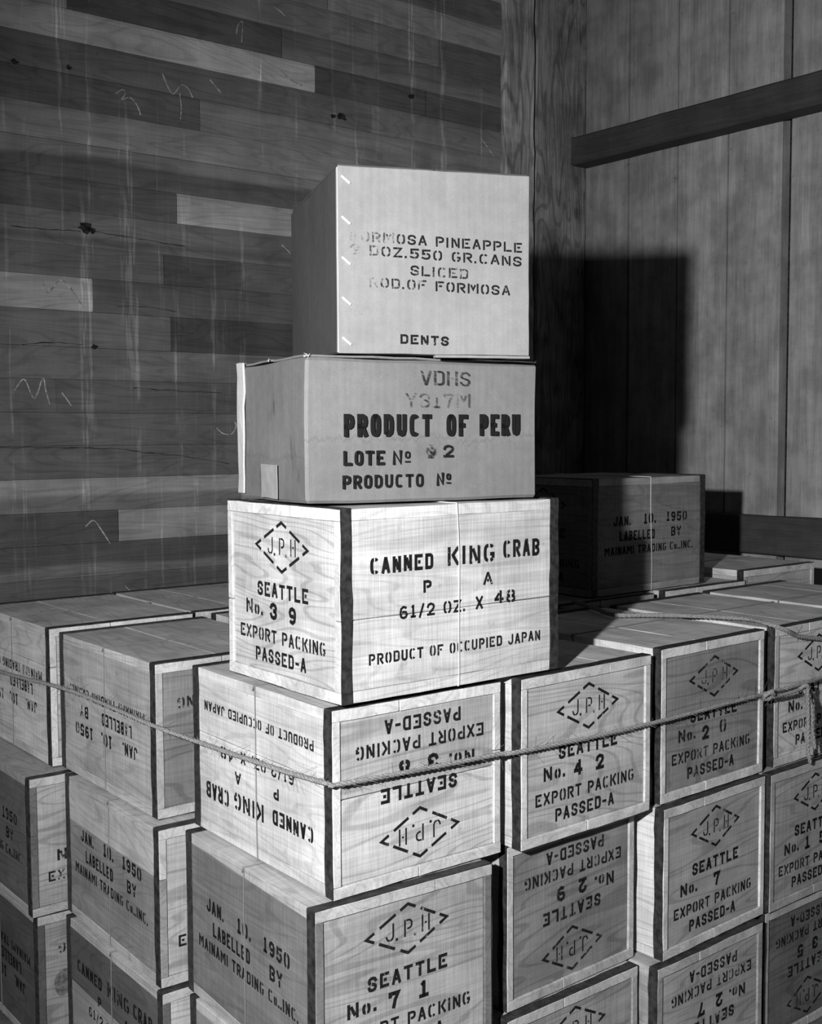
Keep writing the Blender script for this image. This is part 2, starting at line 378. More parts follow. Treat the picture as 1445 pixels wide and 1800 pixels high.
def layout(kind, digits='', fade=0, seed=0):
    """a list of drawing calls for one painted crate face"""
    def run(acc, frame):
        rng = random.Random(seed)
        T = lambda s, a, b_, t, h, **k: text(s, a, b_, t, h, acc, frame, rng, fade=k.pop('fade', fade), **k)
        if kind == 'end':
            l, tp, r, bt = (.078, .192), (.1454, .2255), (.2107, .192), (.1454, .158)
            for c, n0, n1 in ((l, bt, tp), (tp, l, r), (r, tp, bt), (bt, r, l)):
                q = lambda n: (c[0] + (n[0] - c[0]) * .19, c[1] + (n[1] - c[1]) * .19)
                stroke(*acc, [q(n0), c, q(n1)], .0042, min(fade + rng.choice((0, 0, 1)), 4), frame)
                a, b_ = (c[0] + (n1[0] - c[0]) * .32, c[1] + (n1[1] - c[1]) * .32), (c[0] + (n1[0] - c[0]) * .70, c[1] + (n1[1] - c[1]) * .70)
                stroke(*acc, [a, b_], .0042, min(fade + rng.choice((0, 1)), 4), frame)
            for ch, x in (('J', .109), ('P', .139), ('H', .168)):
                glyph(ch, x, .181, .0135, .0235, .0026, min(fade + rng.choice((0, 1)), 4), acc, frame)
                if ch != 'H': glyph('.', x + .0155, .179, .008, .02, .0034, min(fade + 1, 4), acc, frame)
            T('SEATTLE', .080, .211, .1205, .0205, weight=.22)
            T('No.', .048, .094, .0925, .0205, weight=.22)
            n = len(digits)
            for i, d in enumerate(digits):
                x = (.140,)[0] if n == 1 else (.113, .162)[i]
                glyph(d, x, .0885 + rng.uniform(-.002, .002), .0185, .0235, .0055, min(fade + rng.choice((0, 0, 1)), 4), acc, frame)
            T('EXPORT PACKING', .031, .251, .057, .0185, weight=.19)
            T('PASSED-A', .073, .204, .0280, .0195, weight=.20)
        elif kind == 'crab':
            T('CANNED', .047, .151, .1645, .0215, weight=.22); T('KING', .176, .2605, .1665, .0255, weight=.20); T('CRAB', .277, .347, .1700, .0250, weight=.20)
            T('P', .134, .148, .1335, .0168, weight=.24); T('A', .240, .257, .1355, .0175, weight=.22)
            T('61/2 OZ.', .094, .207, .1018, .0172, weight=.19); T('X', .226, .239, .1025, .018, weight=.2); T('48', .2605, .300, .1068, .0182, weight=.22)
        elif kind == 'origin':
            T('PRODUCT OF OCCUPIED JAPAN', .044, .349, .0463, .0148, weight=.20)
        elif kind == 'date':
            T('JAN.', .069, .124, .147, .0207, weight=.20); T('10.', .168, .209, .1475, .0225, weight=.22); T('1950', .246, .319, .1490, .0215, weight=.22)
            T('LABELLED', .089, .206, .1135, .0215, weight=.20); T('BY', .263, .298, .1150, .0215, weight=.20)
            T('MAINAMI TRADING Co.,INC.', .041, .340, .0845, .0180, weight=.20)
    return run
def lettering(run, frame, parent, name='stencil_lettering'):
    v, f, m = [], [], []
    run((v, f, m), frame)
    me = bpy.data.meshes.new(name); me.from_pydata(v, [], f)
    o = link(name, me, INK, parent)
    me.polygons.foreach_set('material_index', m)
    return o

# ------------------------------------------------------------------ crates
W, L = .2887, .3856
TL, TS, TE, REC = .0150, .0125, .014, .0030
_cache = {}
def cached(key, fn):
    if key not in _cache: _cache[key] = fn()
    return _cache[key]
def slab_mesh(z0, z1, seed):
    """lid or base: two boards lying along the crate"""
    bm = bmesh.new(); rng = random.Random(seed); c = rng.uniform(-.05, .05)
    add_box(bm, -W / 2, c - .0008, -L / 2, L / 2, z0, z1, (5, 8, 0), .0010, seed, .0006)
    add_box(bm, c + .0008, W / 2, -L / 2, L / 2, z0, z1, (5, 8, 0), .0010, seed + 50, .0006)
    return mesh_of(bm, 'slab')
def side_mesh(sx, H, seam, seed, part=''):
    bm = bmesh.new(); x0, x1 = sorted((sx * W / 2, sx * (W / 2 - TS)))
    z0, z1 = TL + .0002, H - TL - .0002
    if seam:
        zs = z0 + (z1 - z0) * seam
        if part != 'u': add_box(bm, x0, x1, -L / 2, L / 2, z0, zs - .0005, (0, 6, 1), .0007, seed, .001)
        if part != 'l': add_box(bm, x0, x1, -L / 2, L / 2, zs + .0005, z1, (0, 6, 2), .0007, seed + 9, .001)
    else: add_box(bm, x0, x1, -L / 2, L / 2, z0, z1, (0, 6, 3), .0007, seed, .001)
    return mesh_of(bm, 'side')
def end_mesh(sy, H, seed, lo=0, hi=1):
    bm = bmesh.new(); y0, y1 = sorted((sy * (L / 2 - REC), sy * (L / 2 - REC - TE)))
    add_box(bm, -(W / 2 - TS) + .0003, W / 2 - TS - .0003, y0, y1, TL + .0004 + (H - 2 * TL) * lo, TL - .0004 + (H - 2 * TL) * hi, (3, 0, 3), .0005, seed, .001)
    return mesh_of(bm, 'end')
def band_path(H, g):
    """a rounded rectangle round the crate's girth, g outside the boards: (x, z, outward)"""
    x, r = W / 2 + g, .002
    c = []
    for sx, sz, a0 in ((1, 1, 0), (-1, 1, 90), (-1, -1, 180), (1, -1, 270)):
        for k in range(4):
            a = math.radians(a0 + 30 * k); c.append((sx * (x - r) + r * math.cos(a), (H + g - r if sz > 0 else r - .0003) + r * math.sin(a)))
    out = []
    for i, p in enumerate(c):
        q = c[(i + 1) % len(c)]; n = max(1, int(math.hypot(q[0] - p[0], q[1] - p[1]) / .016))
        out += [(p[0] + (q[0] - p[0]) * j / n, p[1] + (q[1] - p[1]) * j / n) for j in range(n)]
    return out
def strap_mesh(sy, H, seed):
    bm = bmesh.new(); pin, pout = band_path(H, .0003), band_path(H, .0016); n = len(pin); rng = random.Random(seed)
    rings = []
    for i in range(n):
        ph = i * .9
        a = .0010 + .0022 * noise.noise(Vector((ph * .31, seed, 0))); b_ = .0180 + .0034 * noise.noise(Vector((ph * .31, seed, .4))) + .0016 * noise.noise(Vector((ph * .7, seed, 9)))
        ya, yb = sy * (L / 2 - a), sy * (L / 2 - b_)
        rings.append([bm.verts.new((pin[i][0], ya, pin[i][1])), bm.verts.new((pout[i][0], ya, pout[i][1])), bm.verts.new((pout[i][0], yb, pout[i][1])), bm.verts.new((pin[i][0], yb, pin[i][1]))])
    for i in range(n):
        r0, r1 = rings[i], rings[(i + 1) % n]
        for k in range(4): bm.faces.new((r0[k], r0[(k + 1) % 4], r1[(k + 1) % 4], r1[k]))
    bmesh.ops.recalc_face_normals(bm, faces=bm.faces[:])
    y = sy * (L / 2 - .009)
    spots = [(s * (W / 2 + .0018), z, 'x', s) for s in (-1, 1) for z in (H * .12, H * .40, H * .66, H * .86)] + [(x, H + .0018, 'z', 1) for x in (-W * .36, 0, W * .36)]
    for a, b_, ax, s in spots:
        jy = y + rng.uniform(-.002, .002); jz = rng.uniform(-.006, .006)
        c = Vector((a, jy, b_ + jz)) if ax == 'x' else Vector((a + jz, jy, b_))
        e1, e2 = (Vector((0, 1, 0)), Vector((0, 0, 1))) if ax == 'x' else (Vector((1, 0, 0)), Vector((0, 1, 0)))
        nn = Vector((s, 0, 0)) if ax == 'x' else Vector((0, 0, 1))
        rim = [bm.verts.new(c + (e1 * math.cos(k * math.pi / 4) + e2 * math.sin(k * math.pi / 4)) * .0026) for k in range(8)]
        top = bm.verts.new(c + nn * .0006)
        for k in range(8): bm.faces.new((rim[k], rim[(k + 1) % 8], top)).material_index = 1
    return mesh_of(bm, 'strap')
def wire_mesh(H, seed):
    bm = bmesh.new(); p = band_path(H, .0012)
    pts = []
    for i, (x, z) in enumerate(p):
        y = .003 * math.sin(z * 9 + seed) + .0025 * noise.noise(Vector((x * 8, z * 8, seed)))
        pts.append(Vector((x, y, z)))
    pts.append(pts[0].copy())
    add_tube(bm, pts, .0009, 5, cap=False)
    k = Vector((-W / 2 + .003, pts[0].y, H + .0008))       # the twisted ends
    add_tube(bm, [k, k + Vector((-.004, .003, .0005)), k + Vector((-.0065, .002, -.007))], .0010, 5)
    return mesh_of(bm, 'wire', True)
CRATES = 0
def crate(label, base, rz, H, tones, faces, seam=0, seed=0, upper=None, eseam=0, eupper=None, wt=.19, group=None):
    """tones = side, end, lid.  faces = {'end'|'left'|'right': (kind, digits, flipped, fade)}"""
    global CRATES; CRATES += 1
    t = thing('wooden_crate', label, 'crate', base, rz, group)
    v = seed % 3; ts, te, tl = tones
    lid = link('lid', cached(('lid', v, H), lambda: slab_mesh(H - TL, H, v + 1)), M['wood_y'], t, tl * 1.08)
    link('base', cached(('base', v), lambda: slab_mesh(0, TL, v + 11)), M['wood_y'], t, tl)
    panels = {}
    for nm, sx in (('left', -1), ('right', 1)):
        if upper is None or sx > 0:
            panels[nm] = link('side_panel', cached(('side', sx, H, seam, v), lambda: side_mesh(sx, H, seam, v + 21)), M['wood_y'], t, ts)
        else:
            panels[nm] = link('side_board', side_mesh(sx, H, seam, v + 21, 'l'), M['wood_y'], t, ts)
            link('side_board', side_mesh(sx, H, seam, v + 21, 'u'), M['wood_y'], t, upper)
    for nm, sy in (('end', -1), ('far', 1)):
        if eupper is None or sy > 0:
            panels[nm] = link('end_panel', cached(('endp', sy, H, v), lambda: end_mesh(sy, H, v + 31)), M['wood_x'], t, te)
        else:
            panels[nm] = link('end_board', end_mesh(sy, H, v + 31, 0, eseam), M['wood_x'], t, te)
            link('end_board', end_mesh(sy, H, v + 32, eseam + .003, 1), M['wood_x'], t, eupper)
    for sy in (-1, 1):
        link('steel_strap', cached(('strap', sy, H, v), lambda: strap_mesh(sy, H, v + 41)), [M['strap'], M['nail']], t)
    link('tie_wire', cached(('wire', H, v), lambda: wire_mesh(H, v)), M['wire'], t, wt)
    G = .0007
    for nm, (kind, digits, flip, fade, *sh) in faces.items():
        ln = W if nm == 'end' else L
        def frame(s, q, nm=nm, flip=flip, ln=ln, sh=sh):
            if sh: s, q = s + sh[0], q + sh[1]
            if flip: s, q = ln - s, H - q
            if nm == 'end': return (-W / 2 + s, -(L / 2 - REC) - G, q)
            if nm == 'left': return (-W / 2 - G, L / 2 - s, q)
            return (W / 2 + G, -L / 2 + s, q)
        lettering(layout(kind, digits, fade, seed + 7), frame, panels[nm])
        if kind == 'crab': lettering(layout('origin', '', fade, seed + 8), frame, panels[nm])
    return t
uvec = lambda y: Vector((math.cos(y), math.sin(y), 0)); vvec = lambda y: Vector((-math.sin(y), math.cos(y), 0))
def place(near, yaw, ztop, zbot, turned=False):
    """base centre and heading of a crate from its near corner"""
    a, b_ = (L, W) if turned else (W, L)
    c = Vector((near[0], near[1], 0)) + uvec(yaw) * a / 2 + vvec(yaw) * b_ / 2
    return (c.x, c.y, zbot + CZ), yaw - (math.pi / 2 if turned else 0), round(ztop - zbot, 4)
def uv(a, b_):
    p = uvec(YAW) * a + vvec(YAW) * b_; return (p.x, p.y)

# ------------------------------------------------------------------ the setting
def setting(name, me, mats, tone=None):
    o = link(name, me, mats, None, tone); o['kind'] = 'structure'
    o.location = (0, 0, CZ); o.rotation_euler = (0, 0, YAW); return o
VW, UW = 2.75, 2.938
bm = bmesh.new(); add_box(bm, -1.6, 6, -3, 6, -.05, 0)
fo = link('floor', mesh_of(bm, 'floor'), M['floor']); fo['kind'] = 'structure'

def toned(name, quads):
    """boards as finely divided sheets with a wood tone stored per point"""
    bm = bmesh.new(); lay = bm.verts.layers.float_color.new('tone')
    for fn in quads: fn(bm, lay)
    return mesh_of(bm, name)
# rows of the left wall: (bottom, top, [(u_start, u_end, tone, (band_lo, band_hi, band_tone) or None)])
zb = [-1.11, -1.02, -.94, -.86, -.78, -.70, -.61, -.52, -.43, -.347, -.265, -.186, -.105, -.025, .055, .135, .213, .30, .381, .456, .538, .614, .70, .78, .86, .939, 1.012, 1.09, 1.17, 1.25, 1.33, 1.41, 1.49, 1.57, 1.65]
EXPL = {
 .939: [(-.3, 1.857, .40, None), (1.857, 2.25, .12, None), (2.25, 2.66, .13, None)],
 1.012: [(-.3, 1.15, .30, None), (1.15, 1.75, .13, None), (1.75, 2.66, .15, (.0, .35, .26))],
 1.09: [(-.3, 2.3, .20, None), (2.3, 2.66, .14, None)],
 1.17: [(-.3, 1.9, .22, None), (1.9, 2.66, .25, None)],
 .86: [(-.3, 2.05, .16, None), (2.05, 2.66, .20, None)],
 .78: [(-.3, 1.5, .15, None), (1.5, 2.66, .21, (.45, .8, .30))],
 .70: [(-.3, 2.0, .27, None), (2.0, 2.66, .22, (.0, .3, .27))],
 .614: [(-.3, 2.66, .15, (.62, 1.0, .30))],
 .538: [(-.3, 1.43, .15, None), (1.43, 2.66, .38, None)],
 .456: [(-.3, 2.66, .20, (.1, .3, .15))],
 .381: [(-.3, 1.39, .19, None), (1.39, 1.62, .135, None), (1.62, 2.66, .17, None)],
 .30: [(-.3, 1.199, .42, None), (1.199, 2.66, .165, None)],
 .213: [(-.3, 1.407, .22, None), (1.407, 2.66, .125, None)],
 .135: [(-.3, 2.66, .21, None)],
 .055: [(-.3, 1.1, .18, None), (1.1, 2.66, .17, None)],
 -.025: [(-.3, 2.66, .185, None)],
 -.105: [(-.3, 2.66, .18, None)],
 -.186: [(-.3, 2.66, .22, (.5, 1.0, .32))],
 -.265: [(-.3, 1.253, .14, None), (1.253, 2.66, .34, None)],
 -.347: [(-.3, 2.66, .13, (.0, .3, .20))],
}
rw = random.Random(4)
def plank(a, b_, z0, z1, tone, band, sd):
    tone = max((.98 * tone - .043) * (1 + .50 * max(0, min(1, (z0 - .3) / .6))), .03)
    if band: band = (band[0], band[1], .98 * band[2] - .035)
    def fn(bm, lay):
        nx = max(4, int((b_ - a) / .035)); nz = 9; dy = rw.uniform(-.0012, .0012); grid = []
        for i in range(nx + 1):
            u = a + (b_ - a) * i / nx; row = []
            for j in range(nz + 1):
                q = j / nz; e = .0 if 0 < j < nz else .0018
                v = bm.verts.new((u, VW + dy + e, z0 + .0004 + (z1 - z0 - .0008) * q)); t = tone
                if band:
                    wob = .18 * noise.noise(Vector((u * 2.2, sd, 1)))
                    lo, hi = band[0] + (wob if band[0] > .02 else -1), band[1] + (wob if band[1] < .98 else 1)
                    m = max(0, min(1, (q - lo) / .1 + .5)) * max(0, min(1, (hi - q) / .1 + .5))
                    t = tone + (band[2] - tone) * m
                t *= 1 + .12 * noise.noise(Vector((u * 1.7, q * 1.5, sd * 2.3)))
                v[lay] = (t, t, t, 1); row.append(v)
            grid.append(row)
        for i in range(nx):
            for j in range(nz): bm.faces.new((grid[i][j], grid[i + 1][j], grid[i + 1][j + 1], grid[i][j + 1]))
        # the edges return into the wall so each plank has thickness
        for j in (0, nz):
            back = [bm.verts.new((r[j].co.x, VW + .04, r[j].co.z)) for r in grid]
            for r, bk in zip(grid, back): bk[lay] = r[j][lay]
            for i in range(nx):
                q = (grid[i][j], back[i], back[i + 1], grid[i + 1][j]); bm.faces.new(q if j == 0 else q[::-1])
    return fn
quads = []
for k, (z0, z1) in enumerate(zip(zb, zb[1:])):
    spec = EXPL.get(z0)
    if not spec:
        c = rw.uniform(.4, 2.2); spec = [(-.3, c, rw.uniform(.14, .26), None), (c, 2.66, rw.uniform(.13, .24), None)]
    for a, b_, tn, bd in spec: quads.append(plank(a, b_ - .0006, z0, z1, tn, bd, k * 1.7 + a))
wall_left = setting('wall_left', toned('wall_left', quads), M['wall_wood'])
bm = bmesh.new(); add_box(bm, -.3, 2.66, VW + .041, VW + .10, -1.11, 1.65)
o = link('wall_backing', mesh_of(bm, 'wall_backing'), M['knot'], wall_left)

CH = [[(1.269, .834), (1.287, .847), (1.294, .837), (1.282, .821), (1.306, .831), (1.324, .816), (1.334, .793)], [(1.395, .905), (1.413, .869), (1.426, .861), (1.447, .886), (1.466, .881), (1.479, .86)],
 [(1.443, .864), (1.446, .829), (1.443, .795)], [(1.074, .358), (1.081, .351), (1.083, .338), (1.102, .356), (1.113, .371), (1.134, .362), (1.158, .33), (1.172, .31)],
 [(.999, .106), (1.023, .132), (1.046, .088), (1.068, .136), (1.074, .109), (1.083, .075)], [(1.114, .103), (1.137, .072)], [(1.533, .018), (1.553, .003), (1.58, .003), (1.593, .024), (1.588, .033)],
 [(1.166, -.223), (1.188, -.21), (1.21, -.239), (1.229, -.269)], [(1.267, -.379), (1.294, -.407)], [(1.61, 1.046), (1.615, 1.069), (1.629, 1.079), (1.625, 1.027)], [(1.721, 1.142), (1.745, 1.133), (1.76, 1.124)],
 [(1.529, .915), (1.561, .887)], [(1.74, .982), (1.776, .959), (1.812, .95)], [(2.468, .907), (2.523, .859)], [(1.742, .514), (1.769, .494)], [(1.827, .654), (1.842, .648)]]
for st in CH:
    bm = bmesh.new()
    pts = [Vector((p.x, VW - .0016, p.z)) for p in spline([(a, 0, b_) for a, b_ in st], .004)]
    add_tube(bm, pts, [.0016 + .0012 * abs(noise.noise(p * 60)) for p in pts], 5)
    link('chalk_mark', mesh_of(bm, 'chalk_mark'), M['chalk'], wall_left)
for (a, b_, r, sd) in ((1.183, .500, .014, 1), (1.200, .497, .008, 2), (1.198, .215, .007, 3), (1.944, .888, .012, 4), (1.915, .884, .007, 5), (2.195, .985, .009, 6), (1.15, .875, .006, 7), (1.02, .865, .006, 8)):
    bm = bmesh.new(); rim = []
    for k in range(14):
        an = 2 * math.pi * k / 14; rr = r * (.85 + .7 * noise.noise(Vector((math.cos(an) * 2.6, math.sin(an) * 2.6, sd * 7))))
        rim.append(bm.verts.new((a + rr * 1.5 * math.cos(an), VW - .0016, b_ + rr * math.sin(an))))
    bm.faces.new(rim)
    link('knot', mesh_of(bm, 'knot'), M['knot'], wall_left)

for path in ([(.95, -.027), (1.12, -.030), (1.25, -.034), (1.33, -.045), (1.42, -.053), (1.50, -.066), (1.57, -.077)], [(1.00, .487), (1.08, .488), (1.17, .492)], [(1.20, .495), (1.32, .489), (1.45, .483)], [(1.26, .318), (1.34, .321), (1.42, .314)], [(1.30, .118), (1.44, .112), (1.55, .110)], [(1.02, .214), (1.10, .222), (1.17, .219)]):
    bm = bmesh.new(); c = spline([(a, VW - .0007, b_) for a, b_ in path], .006)
    for i, p in enumerate(c): p.z += .0022 * noise.noise(p * 45)
    add_tube(bm, c, [.0004 + .0016 * abs(noise.noise(p * 25)) for p in c], 4)
    link('crack', mesh_of(bm, 'crack'), M['knot'], wall_left)

# the two timbers that close the left wall, and the wall of upright boards beyond them
def post(name, u0, u1, v0, v1, tone, sd, amp):
    bm = bmesh.new(); add_box(bm, u0, u1, v0, v1, -1.11, 1.65, (3, 1, 46), amp, sd, .006, 9.0)
    return setting(name, mesh_of(bm, name), M['post_wood'], tone)
post('trim_1', 2.553, 2.682, VW - .020, VW + .10, .36, 3, .006)
post('trim_2', 2.704, UW, VW - .002, VW + .16, .25, 5, .003)
def board(v0, v1, tone, sd, dx):
    def fn(bm, lay):
        nv, nz = 5, 60; grid = []
        for i in range(nv + 1):
            row = []
            for j in range(nz + 1):
                z = -1.11 + 2.76 * j / nz
                v = bm.verts.new((UW + dx + (.003 if i in (0, nv) else 0), v0 + (v1 - v0) * i / nv, z))
                t = tone * (1 + .16 * noise.noise(Vector((i * .6 + sd, z * 1.2, sd * 3.1))))
                v[lay] = (t, t, t, 1); row.append(v)
            grid.append(row)
        for i in range(nv):
            for j in range(nz): bm.faces.new((grid[i][j], grid[i][j + 1], grid[i + 1][j + 1], grid[i + 1][j]))
        for i in (0, nv):
            bk = [bm.verts.new((UW + .04, q.co.y, q.co.z)) for q in grid[i]]
            for b2, q in zip(bk, grid[i]): b2[lay] = q[lay]
            for j in range(nz): bm.faces.new((grid[i][j], bk[j], bk[j + 1], grid[i][j + 1]))
    return fn
edges = [3.06, 2.95, 2.757, 2.567, 2.370, 2.183, 1.996]
bds = [board(b_ + .0028, a - .0028, t, i * 2.1, d) for i, (a, b_, t, d) in enumerate(zip(edges, edges[1:], (.25, .26, .27, .32, .37, .38), (0, .001, 0, .002, .0, .001)))]
bds += [board(1.968 - .19 * (k + 1) + .003, 1.968 - .19 * k, .36 + .03 * (k % 2), 20 + k, .002 * (k % 2)) for k in range(12)]
wall_right = setting('wall_right', toned('wall_right', bds), M['board_wood'])
bm = bmesh.new(); add_box(bm, UW + .041, UW + .09, -.35, 3.06, -1.11, 1.65)
link('wall_backing', mesh_of(bm, 'wall_backing'), M['knot'], wall_right)
bm = bmesh.new(); add_box(bm, 2.858, UW - .001, -.35, VW - .003, .877, .966, (1, 24, 1), .003, 3, .006, 7.0)
setting('trim_3', mesh_of(bm, 'trim_3'), M['beam_wood'], .065)
bm = bmesh.new(); add_box(bm, UW - .045, UW - .001, -.35, VW - .003, -.352, -.240, (1, 20, 1), .003, 8, .004, 7.0)
setting('trim_4', mesh_of(bm, 'trim_4'), M['beam_wood'], .068)

# ------------------------------------------------------------------ the pile of crates
Z0, Z1, Z2 = -.6028, -.8548, -1.1068        # undersides of the top, middle and lowest tiers
T1, T2 = -.606, -.858
D = math.radians
END, CRAB, DATE = 'end', 'crab', 'date'
PILE = 'stencilled wooden crates in the pile'
def c_(label, near, yaw, zt, zb_, tones, faces, seam=0, seed=0, turned=False, **kw):
    b_, rz, H = place(near, yaw, zt, zb_, turned)
    return crate(label, b_, rz, H, tones, faces, seam, seed, **kw)
# the two crates standing on the pile
c_('bright crate No. 39 standing under the two cartons, canned king crab on its long side', (-.0905, 1.4757), .6572, -.0950, -.3450+.0000, (.60, .50, .62), {'end': (END, '39', 0, 0), 'right': (CRAB, '', 0, 0)}, .42, 1, True, wt=.6)
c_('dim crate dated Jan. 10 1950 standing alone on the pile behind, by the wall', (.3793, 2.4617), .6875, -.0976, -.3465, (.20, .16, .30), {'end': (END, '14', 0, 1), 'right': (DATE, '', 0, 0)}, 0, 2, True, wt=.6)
# top tier, front row
c_('pale crate No. 38 upside down under the bright crate, at the corner of the pile', (-.1021, 1.4851), .6532, -.3547, Z0, (.60, .58, .58), {'end': (END, '38', 1, 0, 0, -.004), 'left': (CRAB, '', 1, 0)}, .62, 3, eseam=.52, eupper=.40)
c_('crate No. 42 in the top tier, right of the corner crate', (.1571, 1.6615), .6909, -.3520, Z0, (.62, .46, .60), {'end': (END, '42', 0, 0)}, 0, 4)
c_('dark-faced crate No. 20 in the top tier with rope across it', (.4031, 1.8732), .7008, -.3490, Z0, (.62, .25, .64), {'end': (END, '20', 0, 1)}, 0, 5)
c_('crate at the right edge of the top tier where the rope is knotted', uv(1.806, 1.225), .690, -.3510, Z0, (.50, .58, .62), {'end': (END, '41', 0, 0)}, 0, 6)
c_('crate showing only its lid, cut off by the right edge behind the knotted rope', uv(2.103, 1.225), .680, -.3480, Z0, (.60, .26, .62), {}, 0, 7)
# top tier, second and third rows
c_('crate dated Jan. 10 1950 upside down, left of the pale corner crate', (-.3991, 1.8103), .6683, -.3570, Z0, (.38, .20, .46), {'end': (END, '16', 1, 2), 'left': (DATE, '', 1, 1)}, 0, 8)
c_('lid glimpsed behind the bright crate, left of it and beside the dated upside-down crate', uv(1.113, 1.640), .672, -.3480, Z0, (.62, .3, .52), {}, 0, 9)
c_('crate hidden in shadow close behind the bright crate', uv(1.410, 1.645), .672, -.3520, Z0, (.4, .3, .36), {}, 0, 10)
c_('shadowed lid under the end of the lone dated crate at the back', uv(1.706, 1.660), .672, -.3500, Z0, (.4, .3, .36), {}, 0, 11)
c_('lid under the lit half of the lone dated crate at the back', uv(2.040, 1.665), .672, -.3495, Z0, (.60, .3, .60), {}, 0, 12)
c_('crate whose lid stands proud, right of the lone dated crate', uv(2.340, 1.676), .665, -.3280, Z0, (.55, .40, .60), {}, 0, 13)
c_('upside-down crate of the top tier at the far left edge', uv(.800, 2.058), .672, -.3500, Z0, (.58, .42, .54), {'left': (DATE, '', 1, 1)}, .75, 14)
c_('flat lid at the back of the pile against the left wall', uv(1.103, 2.072), .672, -.3510, Z0, (.5, .4, .52), {}, 0, 15)
# middle tier
c_('crate No. 71 under the pale corner crate, front of the middle tier', (-.1237, 1.4545), .6177, T1, Z1, (.18, .36, .42), {'end': (END, '71', 0, 0), 'left': (DATE, '', 0, 0)}, 0, 16)
c_('crate No. 29 upside down under crate No. 42', uv(1.158, 1.232), .6986, T1, Z1, (.55, .23, .46), {'end': (END, '29', 1, 1)}, 0, 17)
c_('crate No. 7 under the dark-faced crate, its pale side in a gap', (.4047, 1.8525), .7100, T1, Z1, (.70, .36, .56), {'end': (END, '7', 0, 0)}, 0, 18)
c_('middle tier crate at the right edge, below the knotted rope', uv(1.768, 1.203), .690, T1, Z1, (.40, .34, .40), {'end': (END, '15', 0, 0)}, 0, 19)
c_('crate dated Jan. 10 1950 upright, with a pale dry strip along its top', (-.3887, 1.7658), .6487, T1, Z1, (.24, .37, .40), {'end': (END, '33', 0, 0), 'left': (DATE, '', 0, 0)}, .71, 20, upper=.46)
c_('middle tier crate at the left edge showing a narrow pale end', (-.674, 2.0354), .6751, T1, Z1, (.12, .31, .34), {'end': (END, '24', 0, 1), 'left': (DATE, '', 0, 1)}, .6, 21)
# lowest tier in view
c_('lowest crate at the bottom under crate No. 71, barely in view', uv(.812, 1.200), .640, T2, Z2, (.3, .4, .46), {'left': (DATE, '', 0, 1)}, 0, 22)
c_('lowest crate under the upside-down No. 29, strap along its top edge', uv(1.143, 1.215), .680, T2, Z2, (.40, .30, .50), {'end': (END, '62', 0, 0)}, 0, 23)
c_('lowest crate No. 27 upside down under crate No. 7', uv(1.443, 1.185), .692, T2, Z2, (.32, .36, .42), {'end': (END, '27', 1, 1)}, 0, 24)
c_('lowest crate in the bottom right corner, dark and upside down', uv(1.764, 1.208), .690, T2, Z2, (.40, .14, .42), {'end': (END, '35', 1, 1)}, 0, 25)
c_('lowest crate with dark stained canned king crab side, bottom left', uv(.790, 1.610), .660, T2, Z2, (.34, .45, .40), {'left': (CRAB, '', 0, 1), 'end': (END, '18', 0, 1)}, .55, 26, upper=.11)
c_('lowest crate in the bottom left corner with a knot in its end', uv(.748, 2.013), .672, T2, Z2, (.09, .26, .34), {'end': (END, '56', 1, 1), 'left': (DATE, '', 1, 0)}, 0, 27)

kc = next(o for o in S.objects if o.get('label', '').endswith('with a knot in its end'))
ep = next(o for o in kc.children if o.name.startswith('end_panel'))
bm = bmesh.new(); rim = []
for k in range(18):
    an = 2 * math.pi * k / 18; rr = 1 + .22 * noise.noise(Vector((math.cos(an) * 1.6, math.sin(an) * 1.6, 4)))
    rim.append(bm.verts.new((-.098 + .019 * rr * math.cos(an), -(L / 2 - REC) - .0009, .118 + .026 * rr * math.sin(an))))
bm.faces.new(rim)
link('knot', mesh_of(bm, 'knot'), plain('brown_knot_wood', .12, .8, 0, .45, 120), ep)

# ------------------------------------------------------------------ the two cartons
def ragged(bm, x0, x1, y0, y1, z0, z1, cuts, amp, sd, bev, freq=14.0): add_box(bm, x0, x1, y0, y1, z0, z1, cuts, amp, sd, bev, freq)
PB = -.0912
pw, pd, ph = .357, .236, .1895
t = thing('carton', 'damp-marked cardboard carton printed PRODUCT OF PERU, second from the top', 'carton', (-.1342, 1.5119, PB + CZ), .4975)
bm = bmesh.new(); ragged(bm, 0, pw, 0, pd, 0, ph, (10, 8, 6), .0035, 2, .004, 9.0)
body = link('body', mesh_of(bm, 'body', False), [M['card_damp'], M['card_end']], t)
for p in body.data.polygons:
    if p.normal.x < -.8: p.material_index = 1
bm = bmesh.new()
add_box(bm, .002, pw - .002, .001, pd / 2 - .002, ph + .0005, ph + .0035, (10, 2, 0), .0022, 6, .0008, 22.0)
add_box(bm, .002, pw - .002, pd / 2 + .002, pd - .001, ph + .0005, ph + .0035, (10, 2, 0), .0022, 7, .0008, 22.0)
link('top_flap', mesh_of(bm, 'top_flap'), M['card_damp'], t)
bm = bmesh.new(); add_box(bm, -.0045, -.0012, pd - .020, pd + .004, .006, ph + .004, (0, 1, 8), .0022, 4, .0008, 30.0)
link('corner_flange', mesh_of(bm, 'corner_flange'), M['edge'], t)
bm = bmesh.new(); add_box(bm, -.0042, -.0030, .092, .148, .004, .050, (0, 4, 4), .0010, 4, .0, 40.0)
link('tape_patch', mesh_of(bm, 'tape_patch'), M['tape'], t)
bm = bmesh.new(); rf = random.Random(3)
